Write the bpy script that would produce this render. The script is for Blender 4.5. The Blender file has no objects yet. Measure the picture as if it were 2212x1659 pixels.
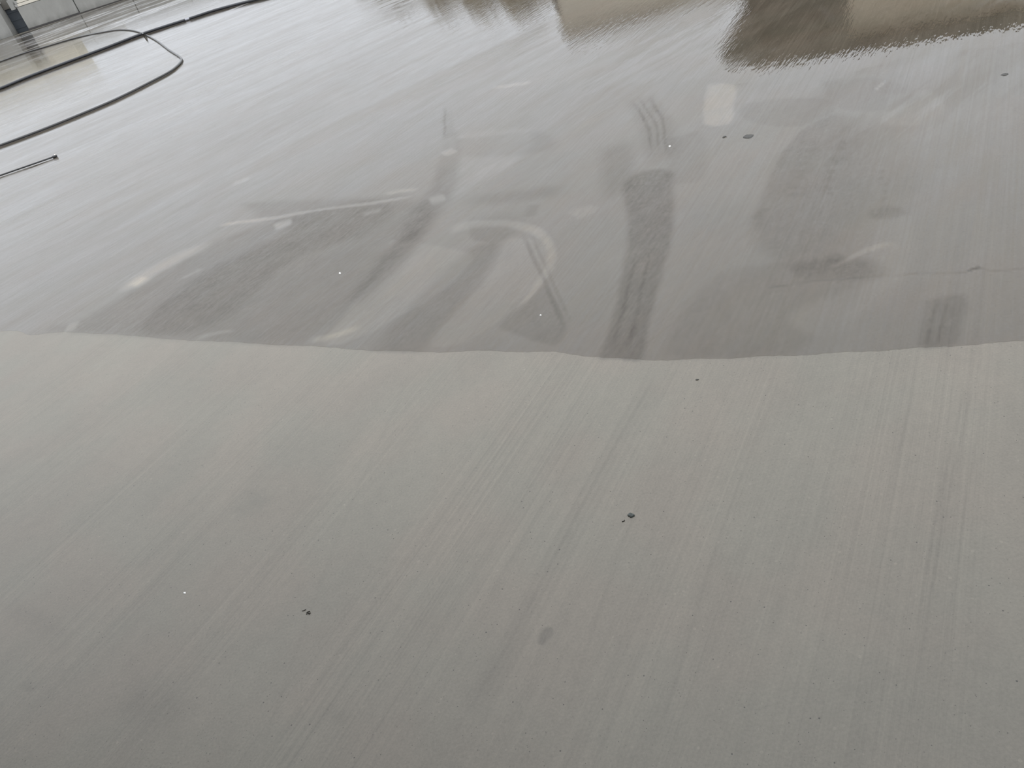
import bpy, bmesh, math, random
import numpy as np
from mathutils import Matrix, Vector

# ------------------------------------------------------------------ camera
EYE, PITCH, ROLL, FPX = 1.6, math.radians(33.85), math.radians(18.0), 1700.0
sc = bpy.context.scene
cam_data = bpy.data.cameras.new('camera')
cam_data.sensor_fit = 'HORIZONTAL'
cam_data.sensor_width = 36.0
cam_data.lens = FPX / 2212.0 * 36.0
cam_data.clip_start, cam_data.clip_end = 0.05, 500
cam = bpy.data.objects.new('camera', cam_data)
sc.collection.objects.link(cam)
fwd = Vector((0, math.cos(PITCH), -math.sin(PITCH)))
rgt = Vector((1, 0, 0))
upv = Vector((0, math.sin(PITCH), math.cos(PITCH)))
cr, sr = math.cos(ROLL), math.sin(ROLL)
X = rgt * cr - upv * sr
Y = rgt * sr + upv * cr
Z = -fwd
cam.matrix_world = Matrix(((X.x, Y.x, Z.x, 0), (X.y, Y.y, Z.y, 0), (X.z, Y.z, Z.z, EYE), (0, 0, 0, 1)))
sc.camera = cam

# ------------------------------------------------------------------ sky: an even overcast, three times brighter overhead than at the horizon
SKY = 2.6
SKY_COL = (0.945, 0.988, 1.055)
w = bpy.data.worlds.new('overcast_sky')
sc.world = w
w.use_nodes = True
nt = w.node_tree
nt.nodes.clear()
N = nt.nodes.new
tc = N('ShaderNodeTexCoord'); sep = N('ShaderNodeSeparateXYZ')
nt.links.new(tc.outputs['Generated'], sep.inputs[0])
mr = N('ShaderNodeMapRange')
mr.inputs['From Min'].default_value = 0.0; mr.inputs['From Max'].default_value = 1.0
mr.inputs['To Min'].default_value = SKY * .36; mr.inputs['To Max'].default_value = SKY
nt.links.new(sep.outputs['Z'], mr.inputs['Value'])
bgn = N('ShaderNodeBackground'); bgn.inputs['Color'].default_value = (*SKY_COL, 1)
nt.links.new(mr.outputs[0], bgn.inputs['Strength'])
wo = N('ShaderNodeOutputWorld'); nt.links.new(bgn.outputs[0], wo.inputs['Surface'])

sc.view_settings.view_transform = 'Standard'
sc.view_settings.look = 'None'
sc.view_settings.exposure = 0.0
sc.view_settings.gamma = 1.0
sc.view_settings.use_curve_mapping = False

# ------------------------------------------------------------------ helpers
C = sc.collection
random.seed(7)
rng = np.random.default_rng(7)


def ray(u, v):
    u = np.asarray(u, float); v = np.asarray(v, float)
    x = (u - 1106) / FPX; y = -(v - 829.5) / FPX
    xr = x * cr + y * sr
    yr = -x * sr + y * cr
    cp, sp = math.cos(PITCH), math.sin(PITCH)
    return np.stack([xr, cp + yr * sp, -sp + yr * cp], -1)


def at(u, v, z=0.0):
    """the point at height z that the photograph shows at pixel u, v"""
    d = ray(u, v)
    t = (EYE - z) / -d[..., 2]
    p = d[..., :2] * t[..., None]
    return p


def azdep(u, v):
    d = ray(u, v)
    return np.arctan2(d[..., 0], d[..., 1]), np.arctan2(-d[..., 2], np.hypot(d[..., 0], d[..., 1]))


def smooth_line(pts, n=8):
    """Catmull-Rom through points of any dimension"""
    P = np.asarray(pts, float)
    P = np.vstack([2 * P[0] - P[1], P, 2 * P[-1] - P[-2]])
    out = []
    for i in range(1, len(P) - 2):
        for t in np.linspace(0, 1, n, endpoint=False):
            a, b, c, d = P[i - 1], P[i], P[i + 1], P[i + 2]
            out.append(0.5 * (2 * b + (c - a) * t + (2 * a - 5 * b + 4 * c - d) * t * t + (3 * b - a - 3 * c + d) * t ** 3))
    out.append(P[-2])
    return np.array(out)


def tag(o, label=None, cat=None, group=None, kind=None):
    if label: o['label'] = label
    if cat: o['category'] = cat
    if group: o['group'] = group
    if kind: o['kind'] = kind
    return o


def obj(name, verts, faces, mat, parent=None, smooth=False):
    me = bpy.data.meshes.new(name)
    me.from_pydata([tuple(v) for v in verts], [], [tuple(f) for f in faces])
    me.update()
    if smooth:
        me.polygons.foreach_set('use_smooth', [True] * len(me.polygons))
    o = bpy.data.objects.new(name, me)
    C.objects.link(o)
    if mat: me.materials.append(mat)
    if parent: o.parent = parent
    return o


def obj_bm(name, bm, mat, parent=None, smooth=False):
    me = bpy.data.meshes.new(name)
    bm.normal_update()
    bm.to_mesh(me); bm.free()
    if smooth:
        me.polygons.foreach_set('use_smooth', [True] * len(me.polygons))
    o = bpy.data.objects.new(name, me)
    C.objects.link(o)
    if mat: me.materials.append(mat)
    if parent: o.parent = parent
    return o


def empty(name, loc, rz=0.0):
    o = bpy.data.objects.new(name, None)
    C.objects.link(o)
    o.location = loc
    o.rotation_euler.z = rz
    return o


def bm_box(bm, lo, hi, bevel=0.0):
    r = bmesh.ops.create_cube(bm, size=1)
    vs = r['verts']
    for v in vs:
        for k in range(3):
            v.co[k] = lo[k] + (v.co[k] + .5) * (hi[k] - lo[k])
    if bevel:
        es = list({e for v in vs for e in v.link_edges})
        bmesh.ops.bevel(bm, geom=es, offset=bevel, segments=2, affect='EDGES', profile=.6)


def tube(pts, rad, sides=12, squash=1.0):
    """verts, faces of a tube along 3-D points; rad is one number or one per point"""
    P = np.asarray(pts, float)
    n = len(P)
    rad = np.broadcast_to(np.asarray(rad, float), (n,))
    T = np.gradient(P, axis=0)
    T /= np.linalg.norm(T, axis=1)[:, None]
    V, Fc = [], []
    for i in range(n):
        side = np.cross(T[i], (0, 0, 1.0)); side /= np.linalg.norm(side)
        up = np.cross(side, T[i])
        for k in range(sides):
            a = 2 * math.pi * k / sides
            V.append(P[i] + rad[i] * (math.cos(a) * side + squash * math.sin(a) * up))
    for i in range(n - 1):
        for k in range(sides):
            a, b = i * sides + k, i * sides + (k + 1) % sides
            Fc.append((a, b, b + sides, a + sides))
    Fc.append(tuple(range(sides))[::-1])
    Fc.append(tuple((n - 1) * sides + k for k in range(sides)))
    return V, Fc


class Mat:
    """small node-tree builder"""
    def __init__(self, name):
        self.m = bpy.data.materials.new(name)
        self.m.use_nodes = True
        self.t = self.m.node_tree
        self.t.nodes.clear()
        self.out = self.n('ShaderNodeOutputMaterial')

    def n(self, typ, **kw):
        nd = self.t.nodes.new(typ)
        for k, v in kw.items(): setattr(nd, k, v)
        return nd

    def put(self, sock, v):
        if hasattr(v, 'is_output'):
            self.t.links.new(v, sock)
        else:
            sock.default_value = v

    def math(self, op, a, b=None, c=None, clamp=False):
        nd = self.n('ShaderNodeMath', operation=op, use_clamp=clamp)
        self.put(nd.inputs[0], a)
        if b is not None: self.put(nd.inputs[1], b)
        if c is not None: self.put(nd.inputs[2], c)
        return nd.outputs[0]

    def rng(self, v, a, b, c, d, smooth=False):
        nd = self.n('ShaderNodeMapRange')
        if smooth: nd.interpolation_type = 'SMOOTHSTEP'
        self.put(nd.inputs['Value'], v)
        for k, x in zip(('From Min', 'From Max', 'To Min', 'To Max'), (a, b, c, d)): self.put(nd.inputs[k], x)
        return nd.outputs[0]

    def pos(self, rotz=0.0, scale=(1, 1, 1), loc=(0, 0, 0)):
        """object coordinates turned by rotz (so the first axis runs along that direction) and scaled"""
        c = self.n('ShaderNodeTexCoord').outputs['Object']
        r = self.n('ShaderNodeVectorRotate', rotation_type='Z_AXIS')
        self.put(r.inputs['Vector'], c); self.put(r.inputs['Angle'], rotz)
        mp = self.n('ShaderNodeMapping')
        self.put(mp.inputs['Vector'], r.outputs[0])
        mp.inputs['Scale'].default_value = scale
        mp.inputs['Location'].default_value = loc
        return mp.outputs[0]

    def noise(self, vec, scale=1.0, detail=3.0, rough=.5, dist=0.0, dim='3D'):
        nd = self.n('ShaderNodeTexNoise', noise_dimensions=dim)
        self.put(nd.inputs['Vector'], vec)
        nd.inputs['Scale'].default_value = scale
        nd.inputs['Detail'].default_value = detail
        nd.inputs['Roughness'].default_value = rough
        nd.inputs['Distortion'].default_value = dist
        return nd.outputs[0]

    def mixc(self, f, a, b, mode='MIX'):
        nd = self.n('ShaderNodeMix', data_type='RGBA', blend_type=mode)
        self.put(nd.inputs[0], f)
        self.put(nd.inputs[6], a); self.put(nd.inputs[7], b)
        return nd.outputs[2]

    def mulc(self, col, f):
        nd = self.n('ShaderNodeVectorMath', operation='SCALE')
        self.put(nd.inputs[0], col); self.put(nd.inputs['Scale'], f)
        return nd.outputs[0]

    def bump(self, h, strength, dist, normal=None):
        nd = self.n('ShaderNodeBump')
        self.put(nd.inputs['Height'], h)
        self.put(nd.inputs['Strength'], strength); self.put(nd.inputs['Distance'], dist)
        if normal is not None: self.put(nd.inputs['Normal'], normal)
        return nd.outputs[0]

    def principled(self, **kw):
        nd = self.n('ShaderNodeBsdfPrincipled')
        for k, v in kw.items(): self.put(nd.inputs[k.replace('_', ' ')], v)
        self.t.links.new(nd.outputs[0], self.out.inputs['Surface'])
        return nd


BROOM = math.radians(90 - 37.7)       # the broom finish runs 37.7 degrees right of straight ahead
WATER_IOR, WATER_TINT = 1.52, (.865, .83, .785)
FLOW = math.radians(90 - 57.0)        # the water was swept further to the right


# ------------------------------------------------------------------ materials
def breakup(m, tone):
    """rubber marks and scuffs are patchy: scale their strength by a noise"""
    a = m.noise(m.pos(-BROOM, (9, 30, 1)), 1.0, 4, .7, .2)
    b = m.noise(m.pos(), 5, 3, .6)
    c = m.noise(m.pos(-BROOM, (38, 60, 1)), 1.0, 3, .7, .2)
    k = m.math('ADD', -.5, m.math('ADD', m.math('MULTIPLY', a, 1.3), m.math('ADD', m.math('MULTIPLY', b, .7), m.math('MULTIPLY', c, 1.0))))
    return m.math('ADD', 1.0, m.math('MULTIPLY', m.math('SUBTRACT', tone, 1.0), k))


def concrete_floor():
    m = Mat('broomed_concrete')
    tone = m.n('ShaderNodeAttribute', attribute_name='tone').outputs['Fac']
    tone = breakup(m, tone)
    # broom grooves: noise stretched along the broom direction
    g1 = m.noise(m.pos(-BROOM, (0.55, 75, 1)), 1.0, 3, .6)
    g2 = m.noise(m.pos(-BROOM, (0.9, 260, 1)), 1.0, 2, .6)
    band = m.noise(m.pos(-BROOM, (0.10, 3.2, 1), (3.1, 0.4, 0)), 1.0, 2, .5)
    bandf = m.rng(band, .38, .66, .12, 1.0, True)
    groove = m.math('ADD', m.math('MULTIPLY', m.math('SUBTRACT', g1, .5), .8), m.math('MULTIPLY', m.math('SUBTRACT', g2, .5), .55))
    groove = m.math('MULTIPLY', groove, bandf)
    # mottling and fine grain
    big = m.noise(m.pos(0.0, (1, 1, 1)), .9, 4, .55, .6)
    mid = m.noise(m.pos(-BROOM, (2.0, 5.0, 1)), 1.0, 4, .6, .3)
    fine = m.noise(m.pos(), 140, 3, .65)
    blot = m.noise(m.pos(), 26, 3, .6)
    val = m.math('ADD', 1.0, m.math('MULTIPLY', m.math('SUBTRACT', big, .5), .34))
    val = m.math('ADD', val, m.math('MULTIPLY', m.math('SUBTRACT', mid, .5), .22))
    val = m.math('ADD', val, m.math('MULTIPLY', m.math('SUBTRACT', fine, .5), .50))
    val = m.math('ADD', val, m.math('MULTIPLY', m.math('SUBTRACT', blot, .5), .20))
    val = m.math('ADD', val, m.math('MULTIPLY', groove, .55))
    # pin-holes and pale sand grains
    vo = m.n('ShaderNodeTexVoronoi', feature='F1')
    m.put(vo.inputs['Vector'], m.pos()); vo.inputs['Scale'].default_value = 62
    sepc = m.n('ShaderNodeSeparateColor'); m.put(sepc.inputs[0], vo.outputs['Color'])
    size = m.rng(sepc.outputs[0], .62, 1.0, 0.0, .13)
    hole = m.math('LESS_THAN', vo.outputs['Distance'], size)
    grain = m.math('LESS_THAN', vo.outputs['Distance'], m.rng(sepc.outputs[1], .9, 1.0, 0.0, .26))
    val = m.math('MULTIPLY', val, m.math('SUBTRACT', 1.0, m.math('MULTIPLY', hole, .68)))
    val = m.math('MULTIPLY', val, m.math('ADD', 1.0, m.math('MULTIPLY', grain, .16)))
    v2 = m.n('ShaderNodeTexVoronoi', feature='F1')
    m.put(v2.inputs['Vector'], m.pos()); v2.inputs['Scale'].default_value = 150
    s2 = m.n('ShaderNodeSeparateColor'); m.put(s2.inputs[0], v2.outputs['Color'])
    tiny = m.math('LESS_THAN', v2.outputs['Distance'], m.rng(s2.outputs[0], .80, 1.0, 0.0, .20))
    val = m.math('MULTIPLY', val, m.math('SUBTRACT', 1.0, m.math('MULTIPLY', tiny, .55)))
    val = m.math('MULTIPLY', val, tone)
    hue = m.noise(m.pos(0.0, (1, 1, 1), (5, 2, 0)), 2.6, 2, .5)
    col = m.mixc(m.rng(hue, .35, .65, 0, 1, True), (0.172, 0.150, 0.117, 1), (0.166, 0.151, 0.118, 1))
    col = m.mulc(col, val)
    h = m.math('ADD', m.math('MULTIPLY', groove, 1.0), m.math('MULTIPLY', fine, .35))
    h = m.math('SUBTRACT', h, m.math('MULTIPLY', hole, .5))
    nrm = m.bump(h, .35, .004)
    m.principled(Base_Color=col, Roughness=.46, Normal=nrm, IOR=1.5, Specular_IOR_Level=.5)
    return m.m


def water():
    m = Mat('thin_water')
    tone = m.n('ShaderNodeAttribute', attribute_name='tone').outputs['Fac']
    tone = breakup(m, tone)
    r1 = m.noise(m.pos(-BROOM, (7, 80, 1)), 1.0, 2, .55)
    r2 = m.noise(m.pos(-BROOM, (6, 26, 1)), 1.0, 2, .5)
    h = m.math('ADD', m.math('MULTIPLY', r1, .5), m.math('MULTIPLY', r2, .9))
    nrm = m.bump(h, .16, .004)
    streak = m.noise(m.pos(-FLOW, (.22, 1.9, 1)), 1.0, 4, .6, .4)
    fine = m.noise(m.pos(-FLOW, (1.2, 9, 1)), 1.0, 3, .6, .3)
    patchy = m.noise(m.pos(-FLOW, (.12, .5, 1), (2, 7, 0)), 1.0, 3, .6, .5)
    rough = m.math('ADD', m.rng(streak, .40, .66, .02, .10, True), m.math('MULTIPLY', m.rng(patchy, .47, .60, 0.0, 1.0, True), m.rng(fine, .42, .58, .03, .20, True)))
    pool = m.n('ShaderNodeAttribute', attribute_name='pool').outputs['Fac']
    rough = m.math('ADD', m.math('MULTIPLY', rough, m.math('SUBTRACT', 1.0, pool, clamp=True)), .012)
    # the broom finish and the worn skin of the slab show through the film
    broom = m.noise(m.pos(-BROOM, (.7, 70, 1)), 1.0, 3, .6)
    worn = m.noise(m.pos(-BROOM, (3, 6, 1)), 1.0, 5, .65, .3)
    grit = m.noise(m.pos(), 90, 3, .7)
    skin = m.math('ADD', m.math('MULTIPLY', m.math('SUBTRACT', broom, .5), .55), m.math('MULTIPLY', m.math('SUBTRACT', worn, .5), .42))
    skin = m.math('ADD', 1.0, m.math('ADD', skin, m.math('MULTIPLY', m.math('SUBTRACT', grit, .5), .50)))
    fr = m.n('ShaderNodeFresnel'); fr.inputs['IOR'].default_value = WATER_IOR
    m.put(fr.inputs['Normal'], nrm)
    # the film thins in swept streaks and over the rubber marks
    cover = m.rng(m.math('ADD', m.math('MULTIPLY', streak, .7), m.math('MULTIPLY', fine, .3)), .36, .64, 1.0, .80, True)
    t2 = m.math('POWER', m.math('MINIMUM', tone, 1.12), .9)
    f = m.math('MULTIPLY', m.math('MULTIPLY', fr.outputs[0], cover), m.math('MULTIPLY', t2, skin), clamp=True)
    gl = m.n('ShaderNodeBsdfGlossy', distribution='GGX')
    gl.inputs['Color'].default_value = (1, 1, 1, 1)
    m.put(gl.inputs['Roughness'], rough); m.put(gl.inputs['Normal'], nrm)
    tr = m.n('ShaderNodeBsdfTransparent')
    tr.inputs['Color'].default_value = (*WATER_TINT, 1)
    mx = m.n('ShaderNodeMixShader')
    m.put(mx.inputs[0], f)
    m.t.links.new(tr.outputs[0], mx.inputs[1]); m.t.links.new(gl.outputs[0], mx.inputs[2])
    m.t.links.new(mx.outputs[0], m.out.inputs['Surface'])
    return m.m


def plain(name, col, rough=.6, var=.15, scale=8.0, detail=4, bump=0.0, metal=0.0, spec=.5, stretch=(1, 1, 1)):
    m = Mat(name)
    nz = m.noise(m.pos(0.0, stretch), scale, detail, .6)
    f = m.math('ADD', 1.0, m.math('MULTIPLY', m.math('SUBTRACT', nz, .5), var * 2))
    c = m.mulc((*col, 1)[:3], f)
    kw = {}
    if bump: kw['Normal'] = m.bump(nz, bump, .01)
    m.principled(Base_Color=c, Roughness=rough, Metallic=metal, Specular_IOR_Level=spec, **kw)
    return m.m


def cast_concrete(name, col):
    m = Mat(name)
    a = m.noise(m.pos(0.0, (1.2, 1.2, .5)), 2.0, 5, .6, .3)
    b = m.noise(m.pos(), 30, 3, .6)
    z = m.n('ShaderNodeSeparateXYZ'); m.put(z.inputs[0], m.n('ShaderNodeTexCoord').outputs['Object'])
    low_tone = m.rng(m.math('ADD', z.outputs[2], m.math('MULTIPLY', m.math('SUBTRACT', a, .5), .5)), 0.0, .35, .72, 1.0, True)  # tone gets darker towards the bottom
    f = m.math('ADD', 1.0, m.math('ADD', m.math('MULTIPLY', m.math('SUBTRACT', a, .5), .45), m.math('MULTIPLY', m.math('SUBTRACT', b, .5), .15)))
    f = m.math('MULTIPLY', f, low_tone)
    c = m.mulc(col, f)
    m.principled(Base_Color=c, Roughness=.85, Normal=m.bump(b, .2, .01))
    return m.m


M_FLOOR = concrete_floor()
M_WATER = water()
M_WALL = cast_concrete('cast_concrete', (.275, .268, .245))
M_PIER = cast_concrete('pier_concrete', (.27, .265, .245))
M_RECESS_SHADE = plain('recess_shade', (.035, .042, .05), .55, .25, 6)  # shade inside the recess, put into a dark blue-grey colour
M_BOARD = plain('cream_board', (.62, .57, .48), .6, .08, 5, stretch=(.3, 4, 4))
M_BOARD_END = plain('board_end', (.33, .32, .30), .8, .12, 12)
M_RUBBER = plain('black_rubber', (.018, .019, .022), .42, .2, 20)
M_HOSE = plain('grey_rubber', (.045, .044, .042), .34, .15, 30, spec=.6)
M_STEEL = plain('dark_steel', (.03, .03, .03), .35, .2, 40, spec=.6)
M_GLINT = plain('glint_metal', (.75, .70, .62), .15, .1, 30, metal=1.0)  # glint on the nozzle, made as a bright metal bead
M_COUPLE = plain('worn_aluminium', (.32, .32, .34), .5, .2, 30, metal=.6)

# ------------------------------------------------------------------ the slab
NA, ND = 660, 560
az = np.concatenate([np.radians(np.linspace(-180, -56, 40, endpoint=False)),
                     np.radians(np.linspace(-56, 52, NA, endpoint=False)),
                     np.radians(np.linspace(52, 180, 40, endpoint=False))])
dep = np.concatenate([[math.radians(88), math.radians(76)], np.radians(np.linspace(68, 1.55, ND)), [math.radians(.9)]])
rad = EYE / np.tan(dep)
AZ, RD = np.meshgrid(az, rad)
PX, PY = RD * np.sin(AZ), RD * np.cos(AZ)
na = len(az)
verts = np.stack([PX, PY, np.zeros_like(PX)], -1).reshape(-1, 3)
ii, jj = np.meshgrid(np.arange(len(rad) - 1), np.arange(na), indexing='ij')
j2 = (jj + 1) % na
faces = np.stack([ii * na + jj, (ii + 1) * na + jj, (ii + 1) * na + j2, ii * na + j2], -1).reshape(-1, 4)
me = bpy.data.meshes.new('floor')
me.vertices.add(len(verts) + 1)
allv = np.vstack([verts, [[0, 0, 0]]])
me.vertices.foreach_set('co', allv.ravel())
tri = [(k, (k + 1) % na, len(verts)) for k in range(na)]
nf = len(faces)
me.loops.add(nf * 4 + na * 3)
me.polygons.add(nf + na)
me.loops.foreach_set('vertex_index', np.concatenate([faces[:, ::-1].ravel(), np.array(tri)[:, ::-1].ravel()]).astype(np.int32))
me.polygons.foreach_set('loop_start', np.concatenate([np.arange(nf) * 4, nf * 4 + np.arange(na) * 3]).astype(np.int32))
me.update(calc_edges=True)
me.validate()
floor = bpy.data.objects.new('floor', me)
C.objects.link(floor)
me.materials.append(M_FLOOR)
tag(floor, 'broom-finished grey concrete slab with tyre marks', kind='structure')

# --- stains, scuffs and other marks, painted per vertex in metres on the slab
# (the sheet of water gets the same marks: it is thinner over the rubber; its near edge is the scalloped wet line)
edge = [(0, 717), (40, 716), (52, 720), (62, 724), (85, 722), (130, 716), (170, 718), (300, 727), (450, 737), (560, 742), (650, 747),
        (760, 754), (860, 759), (960, 760), (1050, 758), (1140, 760), (1200, 761), (1260, 768), (1320, 773), (1390, 777), (1480, 777),
        (1580, 773), (1700, 768), (1800, 763), (1900, 757), (2000, 751), (2100, 744), (2212, 737)]
E_ = smooth_line(edge, 6)
ea, ed = azdep(E_[:, 0], E_[:, 1])
o_ = np.argsort(ea)
wa = np.radians(np.linspace(-60, 56, 900))
wd = np.interp(wa, ea[o_], ed[o_])
wd = wd + np.radians(.025) * np.sin(wa * 310) * np.sin(wa * 97 + 1) + np.radians(.04) * np.sin(wa * 61 + .4)
far_d = np.arctan(EYE / np.minimum(41.2 / np.cos(wa), 58))
ts = np.linspace(0, 1, 240)[:, None]
FD = wd[None] + ts * (far_d - wd)[None]
FR = EYE / np.tan(FD)
FV = np.stack([FR * np.sin(wa)[None], FR * np.cos(wa)[None], np.full_like(FR, .0004)], -1).reshape(-1, 3)
n_ = len(wa)
fi, fj = np.meshgrid(np.arange(len(ts) - 1), np.arange(n_ - 1), indexing='ij')
nfloor = len(allv)
gx = np.concatenate([allv[:, 0], FV[:, 0]]); gy = np.concatenate([allv[:, 1], FV[:, 1]])
gx_true, gy_true = gx.copy(), gy.copy()
r_ = np.hypot(gx, gy)
wob = .0035 * r_ / 4
gx = gx + wob * (np.sin(9.1 * gx + 5.3 * gy) + .6 * np.sin(23.7 * gx - 17.1 * gy + 1.3))
gy = gy + 2.0 * wob * (np.sin(7.3 * gy - 6.1 * gx + 2.0) + .6 * np.sin(19.9 * gy + 21.3 * gx))
TONE = np.ones(len(gx))


def sstep(x): 
    x = np.clip(x, 0, 1)
    return x * x * (3 - 2 * x)


def world_line(pts, n=8):
    """px points (u, v, width) -> slab points and half widths in metres"""
    L = smooth_line(pts, n)
    T = np.gradient(L[:, :2], axis=0)
    T /= np.maximum(np.linalg.norm(T, axis=1), 1e-6)[:, None]
    nn = np.stack([-T[:, 1], T[:, 0]], -1)
    P = at(L[:, 0], L[:, 1])
    a = at(L[:, 0] + nn[:, 0] * L[:, 2] / 2, L[:, 1] + nn[:, 1] * L[:, 2] / 2)
    b = at(L[:, 0] - nn[:, 0] * L[:, 2] / 2, L[:, 1] - nn[:, 1] * L[:, 2] / 2)
    TW = np.gradient(P, axis=0); TW /= np.maximum(np.linalg.norm(TW, axis=1), 1e-9)[:, None]
    d = a - b
    perp = np.abs(d[:, 0] * -TW[:, 1] + d[:, 1] * TW[:, 0]) / 2
    return P, np.maximum(perp, .003)


def stroke(pts, mult, soft=.5, fade=0.0, n=8):
    P, hw = world_line(pts, n)
    m = hw.max() * (1 + soft) + .05
    sel = np.where((gx > P[:, 0].min() - m) & (gx < P[:, 0].max() + m) & (gy > P[:, 1].min() - m) & (gy < P[:, 1].max() + m))[0]
    if not len(sel): return
    x, y = gx[sel], gy[sel]
    best = np.full(len(sel), 9e9); along = np.zeros(len(sel))
    for i in range(len(P) - 1):
        ax, ay = P[i]; bx, by = P[i + 1]
        dx, dy = bx - ax, by - ay
        t = np.clip(((x - ax) * dx + (y - ay) * dy) / (dx * dx + dy * dy + 1e-12), 0, 1)
        q = np.hypot(x - ax - t * dx, y - ay - t * dy) / (hw[i] + t * (hw[i + 1] - hw[i]))
        k = q < best
        best[k] = q[k]; along[k] = (i + t[k]) / (len(P) - 1)
    v = sstep((1 + soft - best) / (2 * soft + 1e-6))
    if fade: v *= sstep(along / fade) * sstep((1 - along) / fade)
    TONE[sel] *= 1 + (mult - 1) * v


def patch(pts, mult, soft_px=8, n=6, closed=True):
    """a filled patch whose outline is given in px"""
    Q = np.asarray(pts, float)
    L = smooth_line(np.vstack([Q, Q[:1]]), n)[:-1]
    P = at(L[:, 0], L[:, 1])
    c = P.mean(0)
    scale_ = math.hypot(np.hypot(*c), EYE) / 1900.0
    sp = np.broadcast_to(np.asarray(soft_px, float), (len(Q),))
    sf = np.repeat(sp, n) * scale_
    m = sf.max() * 1.5
    sel = np.where((gx > P[:, 0].min() - m) & (gx < P[:, 0].max() + m) & (gy > P[:, 1].min() - m) & (gy < P[:, 1].max() + m))[0]
    if not len(sel): return
    x, y = gx[sel], gy[sel]
    inside = np.zeros(len(sel), bool); dist = np.full(len(sel), 9e9); soft = np.full(len(sel), .01)
    wsum = np.zeros(len(sel)); ssum = np.zeros(len(sel))
    k = len(P)
    for i in range(k):
        ax, ay = P[i]; bx, by = P[(i + 1) % k]
        dx, dy = bx - ax, by - ay
        t = np.clip(((x - ax) * dx + (y - ay) * dy) / (dx * dx + dy * dy + 1e-12), 0, 1)
        di = np.hypot(x - ax - t * dx, y - ay - t * dy)
        dist = np.minimum(dist, di)
        wgt = 1 / (di + .02) ** 3
        wsum += wgt; ssum += wgt * sf[i]
        cr_ = ((ay > y) != (by > y)) & (x < (bx - ax) * (y - ay) / (by - ay + 1e-12) + ax)
        inside ^= cr_
    sd = np.where(inside, dist, -dist)
    soft = ssum / wsum
    v = sstep(sd / (2 * soft) + .5)
    TONE[sel] *= 1 + (mult - 1) * v


# --- where the water stands deeper and lies quite smooth
TONE = np.ones(len(gx))
patch([(1150, -60), (1185, 60), (1215, 120), (1290, 118), (1330, 70), (1420, 30), (1480, -20), (1500, -80), (1300, -100)], 2.0, [30, 20, 10, 12, 30, 50, 50, 40, 40])
patch([(1545, 60), (1545, 165), (1640, 178), (1800, 160), (2000, 118), (2240, 84), (2300, 40), (2200, 10), (2010, 40), (1900, 40), (1860, 10), (1700, -60), (1600, -40)], 2.0,
      [20, 8, 8, 8, 10, 10, 20, 30, 30, 30, 40, 40, 30])
patch([(-120, 90), (60, 100), (200, 70), (330, 50), (300, 90), (180, 170), (60, 235), (-100, 300)], 1.5, 14)
stroke([(1555, 130, 36), (1600, 124, 30), (1640, 112, 16), (1690, 104, 8)], .6, .5, .1)
POOL = TONE - 1
TONE = np.ones(len(gx))
stroke([(1763, 8, 12), (1785, 28, 16), (1806, 52, 16)], .72, .7, .2)  # one darker slanted mark near the top right
# broad tyre arc on the right of the middle
stroke([(1372, 195, 60), (1400, 240, 64), (1425, 300, 70), (1437, 370, 78)], .80, .5, .25)
stroke([(1400, 390, 110), (1405, 470, 100), (1398, 540, 92), (1382, 620, 84), (1360, 700, 80), (1340, 775, 90)], .60, .22)
stroke([(1330, 300, 60), (1330, 370, 70), (1350, 430, 70)], .78, .6, .2)
stroke([(1366, 215, 7), (1396, 270, 7), (1410, 330, 7)], .7, .6, .2)
stroke([(1378, 205, 6), (1412, 265, 6), (1428, 330, 6)], .75, .6, .2)
stroke([(1405, 205, 7), (1430, 265, 7), (1443, 340, 7)], .7, .6, .2)
stroke([(1352, 770, 8), (1385, 640, 8), (1405, 520, 8)], .75, .6, .2)
stroke([(1318, 770, 8), (1350, 650, 8), (1375, 540, 8)], .75, .6, .2)
# second arc, left of the middle
stroke([(958, 205, 14), (966, 260, 24), (974, 330, 40), (957, 400, 48), (915, 470, 50), (868, 540, 48), (820, 600, 44), (745, 680, 40), (660, 748, 36)], .70, .6, .35)
stroke([(940, 430, 30), (900, 495, 34), (850, 560, 32), (800, 620, 28), (740, 684, 24)], .84, .7, .3)
stroke([(960, 230, 5), (962, 270, 5), (958, 300, 5)], .7, .6, .2)
# the dark sweep across the wet middle
patch([(860, 420), (740, 440), (600, 475), (470, 520), (330, 600), (180, 690), (120, 716), (420, 735), (640, 746), (760, 660), (850, 560), (930, 460)], .74, 30)
patch([(520, 440), (700, 430), (850, 440), (800, 500), (640, 560), (540, 640), (470, 700), (300, 715), (440, 590), (620, 500), (560, 470)], .78, 22)
# brushed loop
stroke([(1015, 520, 70), (1055, 505, 60), (1100, 520, 60)], .74, .7, .2)
stroke([(1040, 545, 50), (985, 610, 70), (930, 670, 80), (880, 725, 84), (850, 765, 90)], .74, .4)
patch([(840, 520), (900, 525), (980, 540), (1020, 550), (1000, 585), (930, 645), (850, 690), (760, 735), (700, 740), (760, 660), (820, 590)], 1.22, 9)
stroke([(960, 500, 14), (1020, 487, 14), (1090, 484, 14), (1145, 494, 16), (1180, 518, 18), (1193, 552, 18), (1180, 590, 14), (1150, 630, 10), (1100, 690, 8)], 1.45, .7, .1)
patch([(1100, 510), (1160, 520), (1180, 555), (1165, 600), (1110, 660), (1070, 700), (1000, 740), (930, 745), (1000, 660), (1060, 590)], 1.14, 10)
patch([(1150, 640), (1180, 620), (1220, 700), (1200, 745), (1110, 720), (1080, 700)], .78, 10)
stroke([(1122, 490, 9), (1160, 570, 10), (1190, 640, 11), (1222, 720, 12)], .70, .7, .2)
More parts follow.
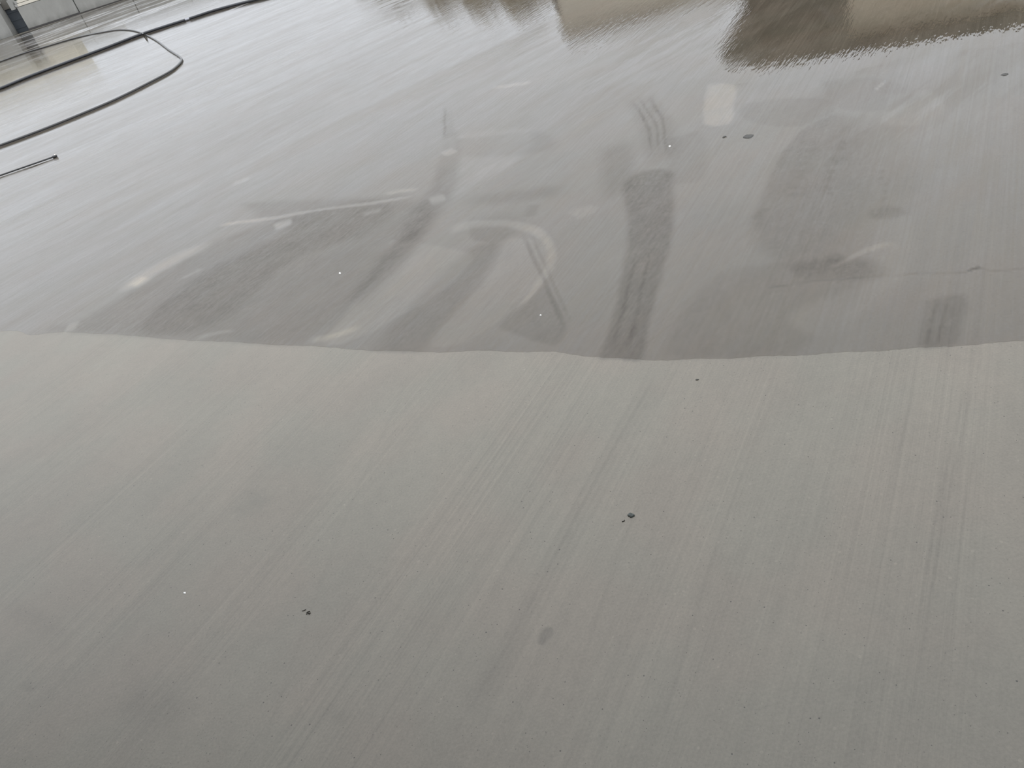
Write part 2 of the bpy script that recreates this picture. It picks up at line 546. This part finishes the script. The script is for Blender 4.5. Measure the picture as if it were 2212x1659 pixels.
stroke([(1140, 490, 7), (1178, 570, 8), (1206, 640, 9), (1236, 710, 10)], .80, .7, .2)
stroke([(990, 430, 22), (1080, 430, 26), (1150, 420, 22), (1240, 405, 16)], .78, .8, .2)
stroke([(1155, 440, 20), (1140, 470, 22)], .78, .8, .2)
stroke([(1235, 468, 16), (1262, 458, 22), (1285, 462, 16)], 1.28, .6, .2)
patch([(960, 300), (1060, 280), (1150, 290), (1100, 360), (1000, 420), (960, 415)], 1.14, 20)
patch([(985, 300), (1160, 285), (1200, 310), (1160, 330), (1010, 340)], .84, 16)
# pale scraped rectangle and its neighbours
patch([(1527, 184), (1588, 183), (1586, 225), (1580, 262), (1560, 272), (1522, 268), (1522, 225)], 1.55, 5, 2)
patch([(1440, 300), (1520, 290), (1520, 380), (1450, 390)], .86, 12)
# dark ground on the right
patch([(1802, 248), (1770, 262), (1738, 276), (1715, 300), (1690, 330), (1664, 380), (1640, 440), (1625, 500), (1690, 570), (1800, 560), (1870, 500), (1930, 400), (1900, 300), (1850, 262)],
      .74, [5, 5, 5, 6, 8, 10, 14, 30, 70, 90, 110, 110, 90, 40])
patch([(1610, 225), (1690, 212), (1790, 215), (1800, 245), (1730, 272), (1640, 268), (1600, 250)], .86, 6)
patch([(1500, 640), (1560, 590), (1700, 565), (1850, 560), (1910, 575), (1905, 600), (1800, 640), (1700, 690), (1760, 730), (1700, 768), (1520, 776), (1440, 770), (1460, 700)], .82, 22)
stroke([(1690, 600, 40), (1760, 580, 44), (1840, 582, 44), (1905, 575, 30)], .80, .6, .2)
stroke([(1780, 560, 18), (1830, 553, 20)], .78, .7, .3)
stroke([(1788, 580, 6), (1830, 562, 8), (1875, 542, 9), (1936, 523, 10)], 1.35, .6, .15)
patch([(1995, 650), (2040, 640), (2085, 640), (2078, 700), (2060, 742), (1985, 752), (1990, 700)], .72, 12)
stroke([(2020, 648, 8), (2008, 700, 8), (1996, 750, 8)], .75, .6, .2)
stroke([(2042, 648, 6), (2032, 700, 6), (2022, 748, 6)], .78, .6, .2)
patch([(1880, 480), (1960, 470), (1975, 560), (1925, 640), (1850, 680), (1890, 560)], 1.08, 16)
stroke([(1905, 460, 26), (1925, 461, 26)], .80, .4)
stroke([(1640, 470, 18), (1650, 455, 14)], .85, .6)
for k in range(8):
    y0 = 312 + 16 * k
    for u0, wd_ in ((1722, 50), (1796, 40)):
        j0, j1, j2 = rng.uniform(-5, 5, 3)
        stroke([(u0 - 4 * k + j0, y0 + j1, 6), (u0 - 4 * k + wd_ / 2, y0 - 5 + j2, 9), (u0 - 4 * k + wd_ + j1, y0 + j0 * .6, 5)], .88, .9, .3)
for k in range(6):
    stroke([(1890 + 3 * k, 372 + 15 * k, 6), (1915 + 3 * k, 368 + 15 * k, 7)], .88, .9, .3)
patch([(1930, 205), (2000, 195), (2040, 230), (2010, 262), (1960, 270), (1900, 262)], 1.14, 10)
patch([(1770, 175), (1900, 170), (1985, 210), (1960, 225), (1880, 240), (1800, 225)], .88, 12)
stroke([(1893, 196, 4), (1912, 178, 4)], 1.6, .6)
# pale scratches and dried streaks on the left
stroke([(470, 488, 4), (540, 478, 5), (640, 462, 5), (760, 444, 5), (905, 424, 4)], 1.9, .6, .1)
stroke([(590, 492, 12), (632, 476, 14)], 2.0, .8, .2)
stroke([(925, 438, 14), (962, 425, 14)], 1.7, .8, .2)
stroke([(255, 640, 10), (300, 606, 18), (380, 560, 16), (470, 522, 10)], 1.6, .8, .25)
stroke([(280, 622, 14), (320, 597, 14)], 1.7, .8, .25)
stroke([(140, 712, 12), (170, 702, 12)], 1.7, .8, .25)
stroke([(390, 605, 6), (440, 575, 6)], 1.4, .8, .25)
stroke([(415, 735, 8), (470, 720, 8), (510, 715, 5)], 1.4, .8, .25)
stroke([(660, 738, 10), (720, 728, 10), (790, 700, 10)], 1.5, .8, .25)
stroke([(830, 420, 4), (860, 412, 5), (905, 408, 4)], 1.6, .8, .2)
stroke([(955, 335, 10), (985, 322, 10)], 1.7, .8, .25)
stroke([(780, 465, 8), (830, 450, 8)], 1.5, .8, .25)
stroke([(1060, 190, 3), (1110, 184, 4), (1150, 178, 3)], 1.7, .8, .25)
stroke([(540, 385, 4), (500, 398, 5)], 1.5, .8, .25)
# crack on the right
stroke([(1660, 620, 3), (1730, 612, 3), (1820, 605, 3), (1910, 597, 3), (1990, 591, 3), (2075, 587, 3), (2110, 578, 4), (2150, 584, 3), (2212, 580, 4)], .78, .7)
stroke([(2094, 582, 4), (2112, 576, 5)], .5, .6)
# these marks belong to the wet part; the dry apron is clean
fa_ = np.arctan2(allv[:, 0], allv[:, 1]); fd_ = np.arctan2(EYE, np.hypot(allv[:, 0], allv[:, 1]))
dry = sstep((fd_ - np.interp(fa_, wa, wd)) / math.radians(.3))
TONE[:nfloor] = 1 + (TONE[:nfloor] - 1) * (1 - dry)
# pits and darker spots in the dry apron
stroke([(1172, 1385, 20), (1180, 1372, 24), (1186, 1364, 16)], .72, .35)
stroke([(505, 1120, 50), (580, 1060, 40)], .92, .9, .3)
stroke([(250, 1480, 60), (340, 1530, 90), (420, 1560, 60)], .90, .9, .3)
stroke([(50, 1500, 30), (70, 1480, 20)], .84, .9, .3)
stroke([(690, 1530, 40), (760, 1560, 30)], .92, .9, .3)
stroke([(0, 1300, 30), (70, 1330, 40), (160, 1400, 60)], .93, .9, .2)
# long drag marks of the broom across the apron, quite straight
gx, gy = gx_true, gy_true
for k, (du, s) in enumerate([(0, .84), (14, .91), (-16, .92), (32, .94)]):
    stroke([(1430 + du, 790, 9), (1330 + du, 960, 9), (1210 + du, 1180, 9), (1110 + du, 1370, 10), (1000 + du, 1560, 10)], s, .6, .12)
for u0, u1, s in [(2098, 1930, .9), (2112, 1952, .92), (1990, 1800, .93), (1700, 1410, .93), (1510, 1190, .94), (900, 560, .95), (2140, 2010, .93)]:
    stroke([(u0, 780, 6), ((u0 + u1) / 2, 1160, 7), (u1, 1640, 8)], s, .6, .15)
patch([(2000, 790), (2110, 780), (2150, 830), (2120, 960), (2020, 960), (1980, 870)], 1.05, 40)

at_ = me.attributes.new('tone', 'FLOAT', 'POINT')
at_.data.foreach_set('value', TONE[:nfloor].astype(np.float32))

# ------------------------------------------------------------------ the sheet of water
Fs = np.stack([fi * n_ + fj, fi * n_ + fj + 1, (fi + 1) * n_ + fj + 1, (fi + 1) * n_ + fj], -1).reshape(-1, 4)
film = obj('water_sheet', FV, Fs.tolist(), M_WATER)
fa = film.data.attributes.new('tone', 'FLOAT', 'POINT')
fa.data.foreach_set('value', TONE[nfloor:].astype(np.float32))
fp = film.data.attributes.new('pool', 'FLOAT', 'POINT')
fp.data.foreach_set('value', POOL[nfloor:].astype(np.float32))
tag(film, 'thin sheet of rinse water spread over the far part of the slab, ending in a scalloped wet line', 'water', kind='stuff')

# ------------------------------------------------------------------ unseen roof and rear wall added behind the viewpoint to shade the near slab
SHADE_H, SHADE_E, SHADE_A = 2.15, .85, math.radians(-26)
shade_roof = empty('added_shade_roof', (0, 0, 0), SHADE_A)
tag(shade_roof, 'unseen roof added behind the viewpoint to shade the near slab', kind='structure')
bm = bmesh.new()
bm_box(bm, (-14, SHADE_E - 6, SHADE_H), (14, SHADE_E, SHADE_H + .15))
obj_bm('shade_top', bm, plain('shade_top_mat', (.10, .09, .075), .8), shade_roof)
bm = bmesh.new()
bm_box(bm, (-14, SHADE_E - 6.2, 0), (14, SHADE_E - 6, SHADE_H + .15))
obj_bm('shade_rear', bm, plain('shade_rear_mat', (.12, .105, .085), .8), shade_roof)

# ------------------------------------------------------------------ low concrete wall at the far side
WY = 41.45
wall = empty('wall_back', (0, WY, 0), math.radians(-1.0))
tag(wall, 'low cast concrete wall along the far edge of the slab', kind='structure')
PW = 2.44
x0 = -13.36
bm = bmesh.new()
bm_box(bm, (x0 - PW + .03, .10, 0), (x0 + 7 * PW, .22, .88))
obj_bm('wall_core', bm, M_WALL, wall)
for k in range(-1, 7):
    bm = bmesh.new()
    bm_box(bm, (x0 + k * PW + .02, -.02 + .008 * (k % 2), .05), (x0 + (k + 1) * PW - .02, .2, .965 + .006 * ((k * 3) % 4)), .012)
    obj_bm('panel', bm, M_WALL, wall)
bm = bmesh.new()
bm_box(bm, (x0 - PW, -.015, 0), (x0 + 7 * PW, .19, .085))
obj_bm('base_shadow_strip', bm, plain('base_shadow_dark', (.05, .045, .042), .7, .3, 6), wall)  # dark strip painting the shadow line along the wall base

gx0, gx1 = x0 - PW - .70, x0 - PW
pier = empty('concrete_pier', (0, WY - .02, 0), math.radians(-1.0))
tag(pier, 'tall pale concrete pier left of the dark gap, at the top left corner', 'pier')
bm = bmesh.new()
bm_box(bm, (gx0 - .95, -.12, 0), (gx0, .7, 1.30), .02)
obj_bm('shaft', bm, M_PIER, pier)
bm = bmesh.new()
bm_box(bm, (gx0 - 1.0, -.17, 1.30), (gx0 + .05, .75, 1.38), .012)
obj_bm('cap', bm, plain('pale_cap', (.55, .55, .5), .7), pier)
bm = bmesh.new()
bm_box(bm, (gx0 - 3.4, .0, 0), (gx0 - .95, .25, 1.18), .015)
obj_bm('return_panel', bm, M_WALL, pier)

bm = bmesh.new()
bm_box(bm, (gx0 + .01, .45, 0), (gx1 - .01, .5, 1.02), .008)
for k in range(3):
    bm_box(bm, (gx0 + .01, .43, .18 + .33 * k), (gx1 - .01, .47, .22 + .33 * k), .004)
recess = obj_bm('recess_panel', bm, M_RECESS_SHADE, pier)
tag(recess, 'panel set back in the gap, coloured dark blue-grey for the shade there')
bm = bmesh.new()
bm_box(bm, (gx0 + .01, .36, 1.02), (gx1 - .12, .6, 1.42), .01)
obj_bm('shaded_return', bm, plain('shaded_concrete', (.115, .107, .092), .85), pier)  # upper pier return, its shade put into the colour
bm = bmesh.new()
bm_box(bm, (gx1 - .22, -.05, .93), (gx1 - .03, .3, 1.34), .012)
obj_bm('bracket_block', bm, M_PIER, pier)

# boards lying along the top of the wall
for k, (xa, xb, z, label) in enumerate([(x0 - PW - .02, x0 - PW + 4.0, .985, 'cream board lying directly on the concrete wall top'),
                                        (x0 - PW + .02, x0 - PW + 1.42, 1.115, 'shorter cream board stacked on the lower board, on the wall')]):
    b = empty('board', (0, WY, 0), math.radians(-1.0))
    tag(b, label, 'board', 'cream boards on the wall')
    bm = bmesh.new()
    bm_box(bm, (xa + .13, -.02 + .03 * k, z + .004), (xb, .2, z + .115), .008)
    obj_bm('face', bm, M_BOARD, b)
    bm = bmesh.new()
    bm_box(bm, (xa, -.015 + .03 * k, z + .002), (xa + .128, .195, z + .113), .006)
    obj_bm('end_cap', bm, M_BOARD_END, b)

# ------------------------------------------------------------------ what stands behind the wall: a clipped hedge
M_LEAF = plain('dark_leaf', (.022, .035, .018), .6, .4, 3)


def leafy(name, cx, cy, z0, rx, ry, rz, n, size, mat, parent=None, seed=1):
    r = np.random.default_rng(seed)
    d = r.normal(size=(n, 3)); d /= np.linalg.norm(d, axis=1)[:, None]
    d[:, 2] = np.where(d[:, 2] < -.3, -d[:, 2], d[:, 2])
    rr = r.uniform(.72, 1.03, n) + .12 * np.sin(5 * d[:, 0] + 3 * d[:, 2]) * np.cos(4 * d[:, 1])
    p = np.stack([cx + d[:, 0] * rx * rr, cy + d[:, 1] * ry * rr, z0 + rz * (1 + d[:, 2] * rr)], -1)
    a = r.normal(size=(n, 3)); a /= np.linalg.norm(a, axis=1)[:, None]
    b = np.cross(a, r.normal(size=(n, 3))); b /= np.linalg.norm(b, axis=1)[:, None]
    s = (size * r.uniform(.6, 1.3, n))[:, None]
    V = np.stack([p - a * s, p - b * s * .5, p + a * s, p + b * s * .5], 1).reshape(-1, 3)
    Fc = [(4 * i, 4 * i + 1, 4 * i + 2, 4 * i + 3) for i in range(n)]
    return obj(name, V, Fc, mat, parent)


hedge = empty('hedge', (-21.5, 46.5, 0))
tag(hedge, 'dark green hedge behind the concrete wall, showing at the top left corner', 'hedge')
fo = leafy('foliage', 0, 0, 0, 9.0, 1.6, .80, 9000, .12, M_LEAF, hedge, 3)
fo['kind'] = 'stuff'
bm = bmesh.new()
bm_box(bm, (-8.2, -1.1, 0), (8.2, 1.1, 1.5), .3)
obj_bm('inner_branches', bm, M_LEAF, hedge)

# ------------------------------------------------------------------ hoses and lance
big = [(-60, 211), (0, 191), (61, 166), (162, 128), (233, 101.5), (309, 72.5), (405, 41.5), (466, 21.5), (532, 4), (600, -12), (700, -34), (820, -58)]
L = smooth_line(big, 8)
P = at(L[:, 0], L[:, 1], .031)
hz = empty('suction_hose', (0, 0, 0))
tag(hz, 'thick black hose lying across the wet slab, passing under the thin hose', 'hose')
split = int(np.argmin(np.abs(L[:, 0] - 404)))
pts = np.column_stack([P, np.full(len(P), .0305)])
for a, b in ((0, split + 1), (split, len(P))):
    V, Fc = tube(pts[a:b], .040, 16, .74)
    obj('hose_length', V, Fc, M_RUBBER, hz, True)
c = pts[split]; tdir = pts[split + 1] - pts[split - 1]; tdir /= np.linalg.norm(tdir)
V, Fc = tube([c - tdir * .05, c - tdir * .045, c - tdir * .0, c + tdir * .005, c + tdir * .045, c + tdir * .05],
             [.040, .043, .043, .042, .042, .040], 16, .74)
tag(obj('coupling', V, Fc, M_COUPLE, hz, False), 'bright metal coupling joining the two lengths')

thin = [(-80, 342), (0, 314), (89, 281), (177, 245.6), (253, 213), (329, 175), (366, 155), (384, 141), (391.5, 131), (389, 123.5), (365, 107.8),
        (337, 87), (311, 73.4), (291, 66.5), (270, 64), (247, 65), (202.5, 73), (162, 82), (101, 100), (51, 115), (0, 133), (-60, 155)]
L = smooth_line(thin, 8)
P = at(L[:, 0], L[:, 1], .017)
zz = np.full(len(P), .0175)
# the thin hose rides up over the thick one where they cross
hb = pts[:, :2]
for i in range(len(P)):
    dmin = np.min(np.hypot(hb[:, 0] - P[i, 0], hb[:, 1] - P[i, 1]))
    zz[i] = .0175 + .062 * math.exp(-(dmin / .24) ** 2)
for i in range(len(P)):
    P[i] = at(L[i, 0], L[i, 1], zz[i])
V, Fc = tube(np.column_stack([P, zz]), .0165, 12)
tag(obj('pressure_hose', V, Fc, M_HOSE, None, True), 'thin dark grey hose looping out from the left edge and back over the thick hose', 'hose')

lance = empty('spray_lance', (0, 0, 0))
tag(lance, 'dark metal spray lance with a blunt nozzle lying near the left edge', 'lance')
pa, pb = at(-150, 431, .0145), at(113.5, 339.6, .0145)
a3, b3 = np.array([*pa, .0145]), np.array([*pb, .0145])
V, Fc = tube(np.linspace(a3, b3, 6), .0086, 12)
obj('lance_tube', V, Fc, M_STEEL, lance, True)
td = (b3 - a3) / np.linalg.norm(b3 - a3)
V, Fc = tube([b3 - td * .004, b3, b3 + td * .012, b3 + td * .03, b3 + td * .034, b3 + td * .048, b3 + td * .050],
             [.009, .0135, .0145, .0145, .0138, .0132, .009], 14)
noz = obj('nozzle', V, Fc, M_STEEL, lance)
q = b3 + td * .036 + np.array([0, 0, .0135])
bm = bmesh.new()
bmesh.ops.create_icosphere(bm, subdivisions=2, radius=.0085, matrix=Matrix.Translation(q))
tag(obj_bm('nozzle_glint', bm, M_GLINT, noz, True), 'bright bead standing for the glint on the nozzle')

# ------------------------------------------------------------------ buildings and trees ahead, out of the frame, that the wet slab mirrors
M_SIDING = plain('beige_siding', (.62, .53, .40), .8, .12, 1.2)
M_FASCIA = plain('brown_fascia', (.022, .019, .014), .7, .2, 2)
M_BAY = plain('bay_shade', (.02, .018, .014), .7, .2, 2)  # open bay as a solid box, its shade put into the colour
M_BLOCK = plain('pale_block', (.64, .57, .47), .85, .12, .8)
M_DARKTRIM = plain('dark_trim', (.03, .028, .026), .7, .2, 2)


def polar(azd, dist):
    return (dist * math.sin(math.radians(azd)), dist * math.cos(math.radians(azd)))


# nearer one: its front faces the camera at 30.5 degrees right, 25 m away
DB, AB = 25.0, 30.5
bx, by = polar(AB, DB)
shed = empty('building_right', (bx, by, 0), math.radians(-AB))
tag(shed, 'brown flat-roofed building beyond the frame, mirrored in the wet slab at the top right', kind='structure')


def bX(azd): return DB * math.tan(math.radians(azd - AB))


def bZ(azd, depd): return DB / math.cos(math.radians(azd - AB)) * math.tan(math.radians(depd)) - EYE


zt = bZ(30, 16.72)
zf = bZ(21, 16.18)
zs = bZ(21, 15.15)
zw = bZ(22.4, 13.8)
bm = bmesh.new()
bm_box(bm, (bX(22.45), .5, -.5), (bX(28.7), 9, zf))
obj_bm('dark_bay', bm, M_BAY, shed)
bm = bmesh.new()
bm_box(bm, (bX(28.7), .45, -.5), (bX(52), 9, zf))
obj_bm('siding_wall', bm, M_SIDING, shed)
bm = bmesh.new()
bm_box(bm, (bX(22.7), 0, zs), (bX(28.7), 9, zt))
bm_box(bm, (bX(28.7), 0, bZ(30, 16.1)), (bX(52), 9, zt))
obj_bm('parapet', bm, M_FASCIA, shed)
# the eave's end tapers down to the wall
xl, xr = bX(20.85), bX(23.2)
vs = [(xl, y, z) for y in (.02, 9) for z in (zs, zf)] + [(xr, y, z) for y in (.02, 9) for z in (zw - .35, zf)]
obj('eave_end', vs, [(0, 1, 5, 4), (2, 6, 7, 3), (0, 2, 3, 1), (4, 5, 7, 6), (1, 3, 7, 5), (0, 4, 6, 2)], M_FASCIA, shed)

# cream shed behind the low wall on the left; its foot shows over the wall, the rest only in the water
M_CREAM = plain('cream_render', (.82, .76, .62), .8, .08, .6)
M_BROWN = plain('brown_door', (.16, .115, .07), .7, .2, 2)
DC, AC = 57.0, -24.0
bx, by = polar(AC, DC)
cream = empty('building_left', (bx, by, 0), math.radians(-AC))
tag(cream, 'low cream building behind the far wall, above the frame and mirrored in the water', kind='structure')
cX = lambda azd: DC * math.tan(math.radians(azd - AC))
hc = DC * math.tan(math.radians(4.9)) - EYE
bm = bmesh.new()
bm_box(bm, (cX(-45), 0, 0), (cX(-18.4), 8, hc))
obj_bm('rendered_wall', bm, M_CREAM, cream)
for a0, a1 in ((-28, -25.6), (-24.4, -22.6), (-21.4, -20.3)):
    bm = bmesh.new()
    bm_box(bm, (cX(a0), -.06, 0), (cX(a1), .1, 2.15), .02)
    obj_bm('door', bm, M_BROWN, cream)
bm = bmesh.new()
bm_box(bm, (cX(-45.3), -.3, hc), (cX(-18.2), 8.3, hc + .12), .02)
obj_bm('roof', bm, M_CREAM, cream)

# farther one, left edge at 10.6 degrees right
DA, AA = 40.0, 17.0
bx, by = polar(AA, DA)
far = empty('building_front', (bx, by, 0), math.radians(-AA))
tag(far, 'pale block building beyond the frame, mirrored in the wet slab at the top', kind='structure')
bXA = lambda azd: DA * math.tan(math.radians(azd - AA))
ht = DA * math.tan(math.radians(12.3)) - EYE
bm = bmesh.new()
bm_box(bm, (bXA(10.65), 0, -.5), (bXA(26), 10, ht))
obj_bm('block_wall', bm, M_BLOCK, far)
bm = bmesh.new()
bm_box(bm, (bXA(10.5), -.08, -.5), (bXA(10.75), .2, ht * .8))
obj_bm('downpipe', bm, M_DARKTRIM, far)
bm = bmesh.new()
bm_box(bm, (bXA(10.6), -.06, ht - .55), (bXA(26), 10, ht + .02))
obj_bm('cornice', bm, plain('cornice_grey', (.36, .33, .28), .8), far)

M_TREE = plain('tree_leaf', (.32, .28, .21), .7, .4, 2)
M_BARK = plain('bark', (.07, .055, .04), .9, .3, 10)
for k, (azd, dist, hgt, rx) in enumerate([(1.2, 52, 4.9, 2.6), (3.9, 53, 6.0, 2.4), (6.4, 54, 7.0, 2.6), (8.9, 55, 7.9, 2.7)]):
    x, y = polar(azd, dist)
    t = empty('tree', (x, y, 0))
    tag(t, 'leafy tree beyond the top of the frame, mirrored in the water', kind='structure')
    f = leafy('foliage', 0, 0, hgt * .18, rx, rx * .8, hgt * .41, 2600, .3, M_TREE, t, 20 + k)
    f['kind'] = 'stuff'
    V, Fc = tube([(0, 0, 0), (.05, 0, hgt * .3), (0, .05, hgt * .7)], [.22, .17, .06], 8)
    obj('trunk', V, Fc, M_BARK, t, True)

# ------------------------------------------------------------------ small loose things on the slab
M_CHIP = plain('green_slate', (.045, .052, .045), .6, .4, 300)
M_TWIG = plain('dark_twig', (.025, .021, .016), .8, .3, 200)
M_WHITE = plain('white_grit', (.85, .84, .80), .5, .05, 200)
M_SCAB = plain('grey_scab', (.055, .052, .045), .7, .4, 160)


def px_size(u, v):
    p = at(u, v)
    return math.sqrt(p[0] ** 2 + p[1] ** 2 + EYE ** 2) / 1850.0


def chip(name, outline, height, mat, label, cat, group=None):
    """a flat flake whose outline is given in px; domed a little"""
    Q = np.asarray(outline, float)
    P = at(Q[:, 0], Q[:, 1])
    c = P.mean(0)
    n = len(P)
    V = [(*(p - c), 0.0) for p in P]
    V += [(*((p - c) * .82), height * random.uniform(.7, 1.1)) for p in P]
    V += [(*((p - c) * .4), height * random.uniform(.85, 1.35)) for p in P]
    V += [(0, 0, height)]
    Fc = []
    for r in range(2):
        for i in range(n):
            a, b = r * n + i, r * n + (i + 1) % n
            Fc.append((a, b, b + n, a + n))
    for i in range(n):
        Fc.append((2 * n + i, 2 * n + (i + 1) % n, 3 * n))
    Fc.append(tuple(range(n))[::-1])
    o = obj(name, V, Fc, mat)
    o.location = (*c, .0004)
    tag(o, label, cat, group)
    bm = bmesh.new(); bm.from_mesh(o.data); bmesh.ops.recalc_face_normals(bm, faces=bm.faces); bm.to_mesh(o.data); bm.free()
    return o


chip('stone_chip', [(1355, 1113), (1358, 1110), (1361, 1108.5), (1366, 1110), (1371, 1112), (1371.5, 1115), (1366, 1118), (1362, 1119), (1360, 1117), (1357, 1116)],
     .004, M_CHIP, 'dark green-grey stone chip on the dry concrete right of centre', 'stone')
L3 = at([1343.5, 1348.5, 1349.5], [1127.3, 1126, 1123.5])
V, Fc = tube(np.column_stack([L3, [.0012] * 3]), .0010, 6)
tag(obj('twig', V, Fc, M_TWIG), 'tiny bent dark twig beside the green-grey stone chip', 'twig')
L3 = at([653, 657, 661], [1320.2, 1319.2, 1317])
V, Fc = tube(np.column_stack([L3, [.0012] * 3]), .0009, 6)
tag(obj('twig', V, Fc, M_TWIG), 'tiny straight dark twig beside a tangle of debris at lower left', 'twig')
bm = None
VV, FF = [], []
for seg in ([(662, 1325), (665, 1322), (670, 1321)], [(664, 1324), (667, 1325), (671, 1324.6)], [(667, 1328), (669.5, 1325.5), (671, 1324)], [(662, 1328), (664, 1326)]):
    s = at([p[0] for p in seg], [p[1] for p in seg])
    V, Fc = tube(np.column_stack([s, [.0011] * len(seg)]), .0011, 6)
    o0 = len(VV)
    VV += list(V); FF += [tuple(i + o0 for i in f) for f in Fc]
tag(obj('debris_tangle', VV, FF, M_TWIG), 'small tangle of dark plant debris on the dry concrete at lower left', 'debris')
chip('dirt_scab', [(1604.5, 298), (1606, 294.5), (1610, 293), (1614, 291.3), (1619, 291), (1624, 290.6), (1628.5, 291.5), (1627, 295), (1622, 298.6), (1616, 299.4), (1610, 299.2)],
     .004, M_SCAB, 'oblong dark scab of dirt on the wet concrete at upper right', 'dirt')
chip('dirt_scab', [(1560, 298), (1562.5, 295), (1566, 294), (1569.5, 294), (1569.8, 295.8), (1565.5, 296.6), (1562, 298.6)],
     .003, M_SCAB, 'thin dark sliver of dirt left of the oblong scab', 'dirt')
chip('dirt_scab', [(2161, 162.5), (2165, 160), (2171, 159), (2178, 159), (2179, 160.5), (2174, 163), (2167, 164)],
     .003, M_SCAB, 'thin dark flake of dirt near the right edge, below the mirrored roof', 'dirt')
chip('dirt_scab', [(1502, 821), (1504, 819.5), (1508, 819.4), (1510, 820), (1508, 821.5), (1504, 821.8)],
     .002, M_SCAB, 'small dark speck of dirt just below the wet line', 'dirt')
for (u, v, s, lab) in [(734, 590, 5, 'white grit grain on the wet concrete left of the loop mark'),
                       (1168, 681, 4, 'white grit grain on the wet concrete inside the loop mark'),
                       (1446.5, 316, 5, 'white grit grain beside the top of the broad tyre arc'),
                       (399, 1281, 6, 'pale flake on the dry concrete at lower left')]:
    ang = np.linspace(0, 2 * math.pi, 8)[:-1]
    jit = rng.uniform(.7, 1.2, 7)
    chip('grit_grain', [(u + s / 2 * math.cos(a) * j, v + s / 2 * .75 * math.sin(a) * j) for a, j in zip(ang, jit)], .0015, M_WHITE, lab, 'grit')
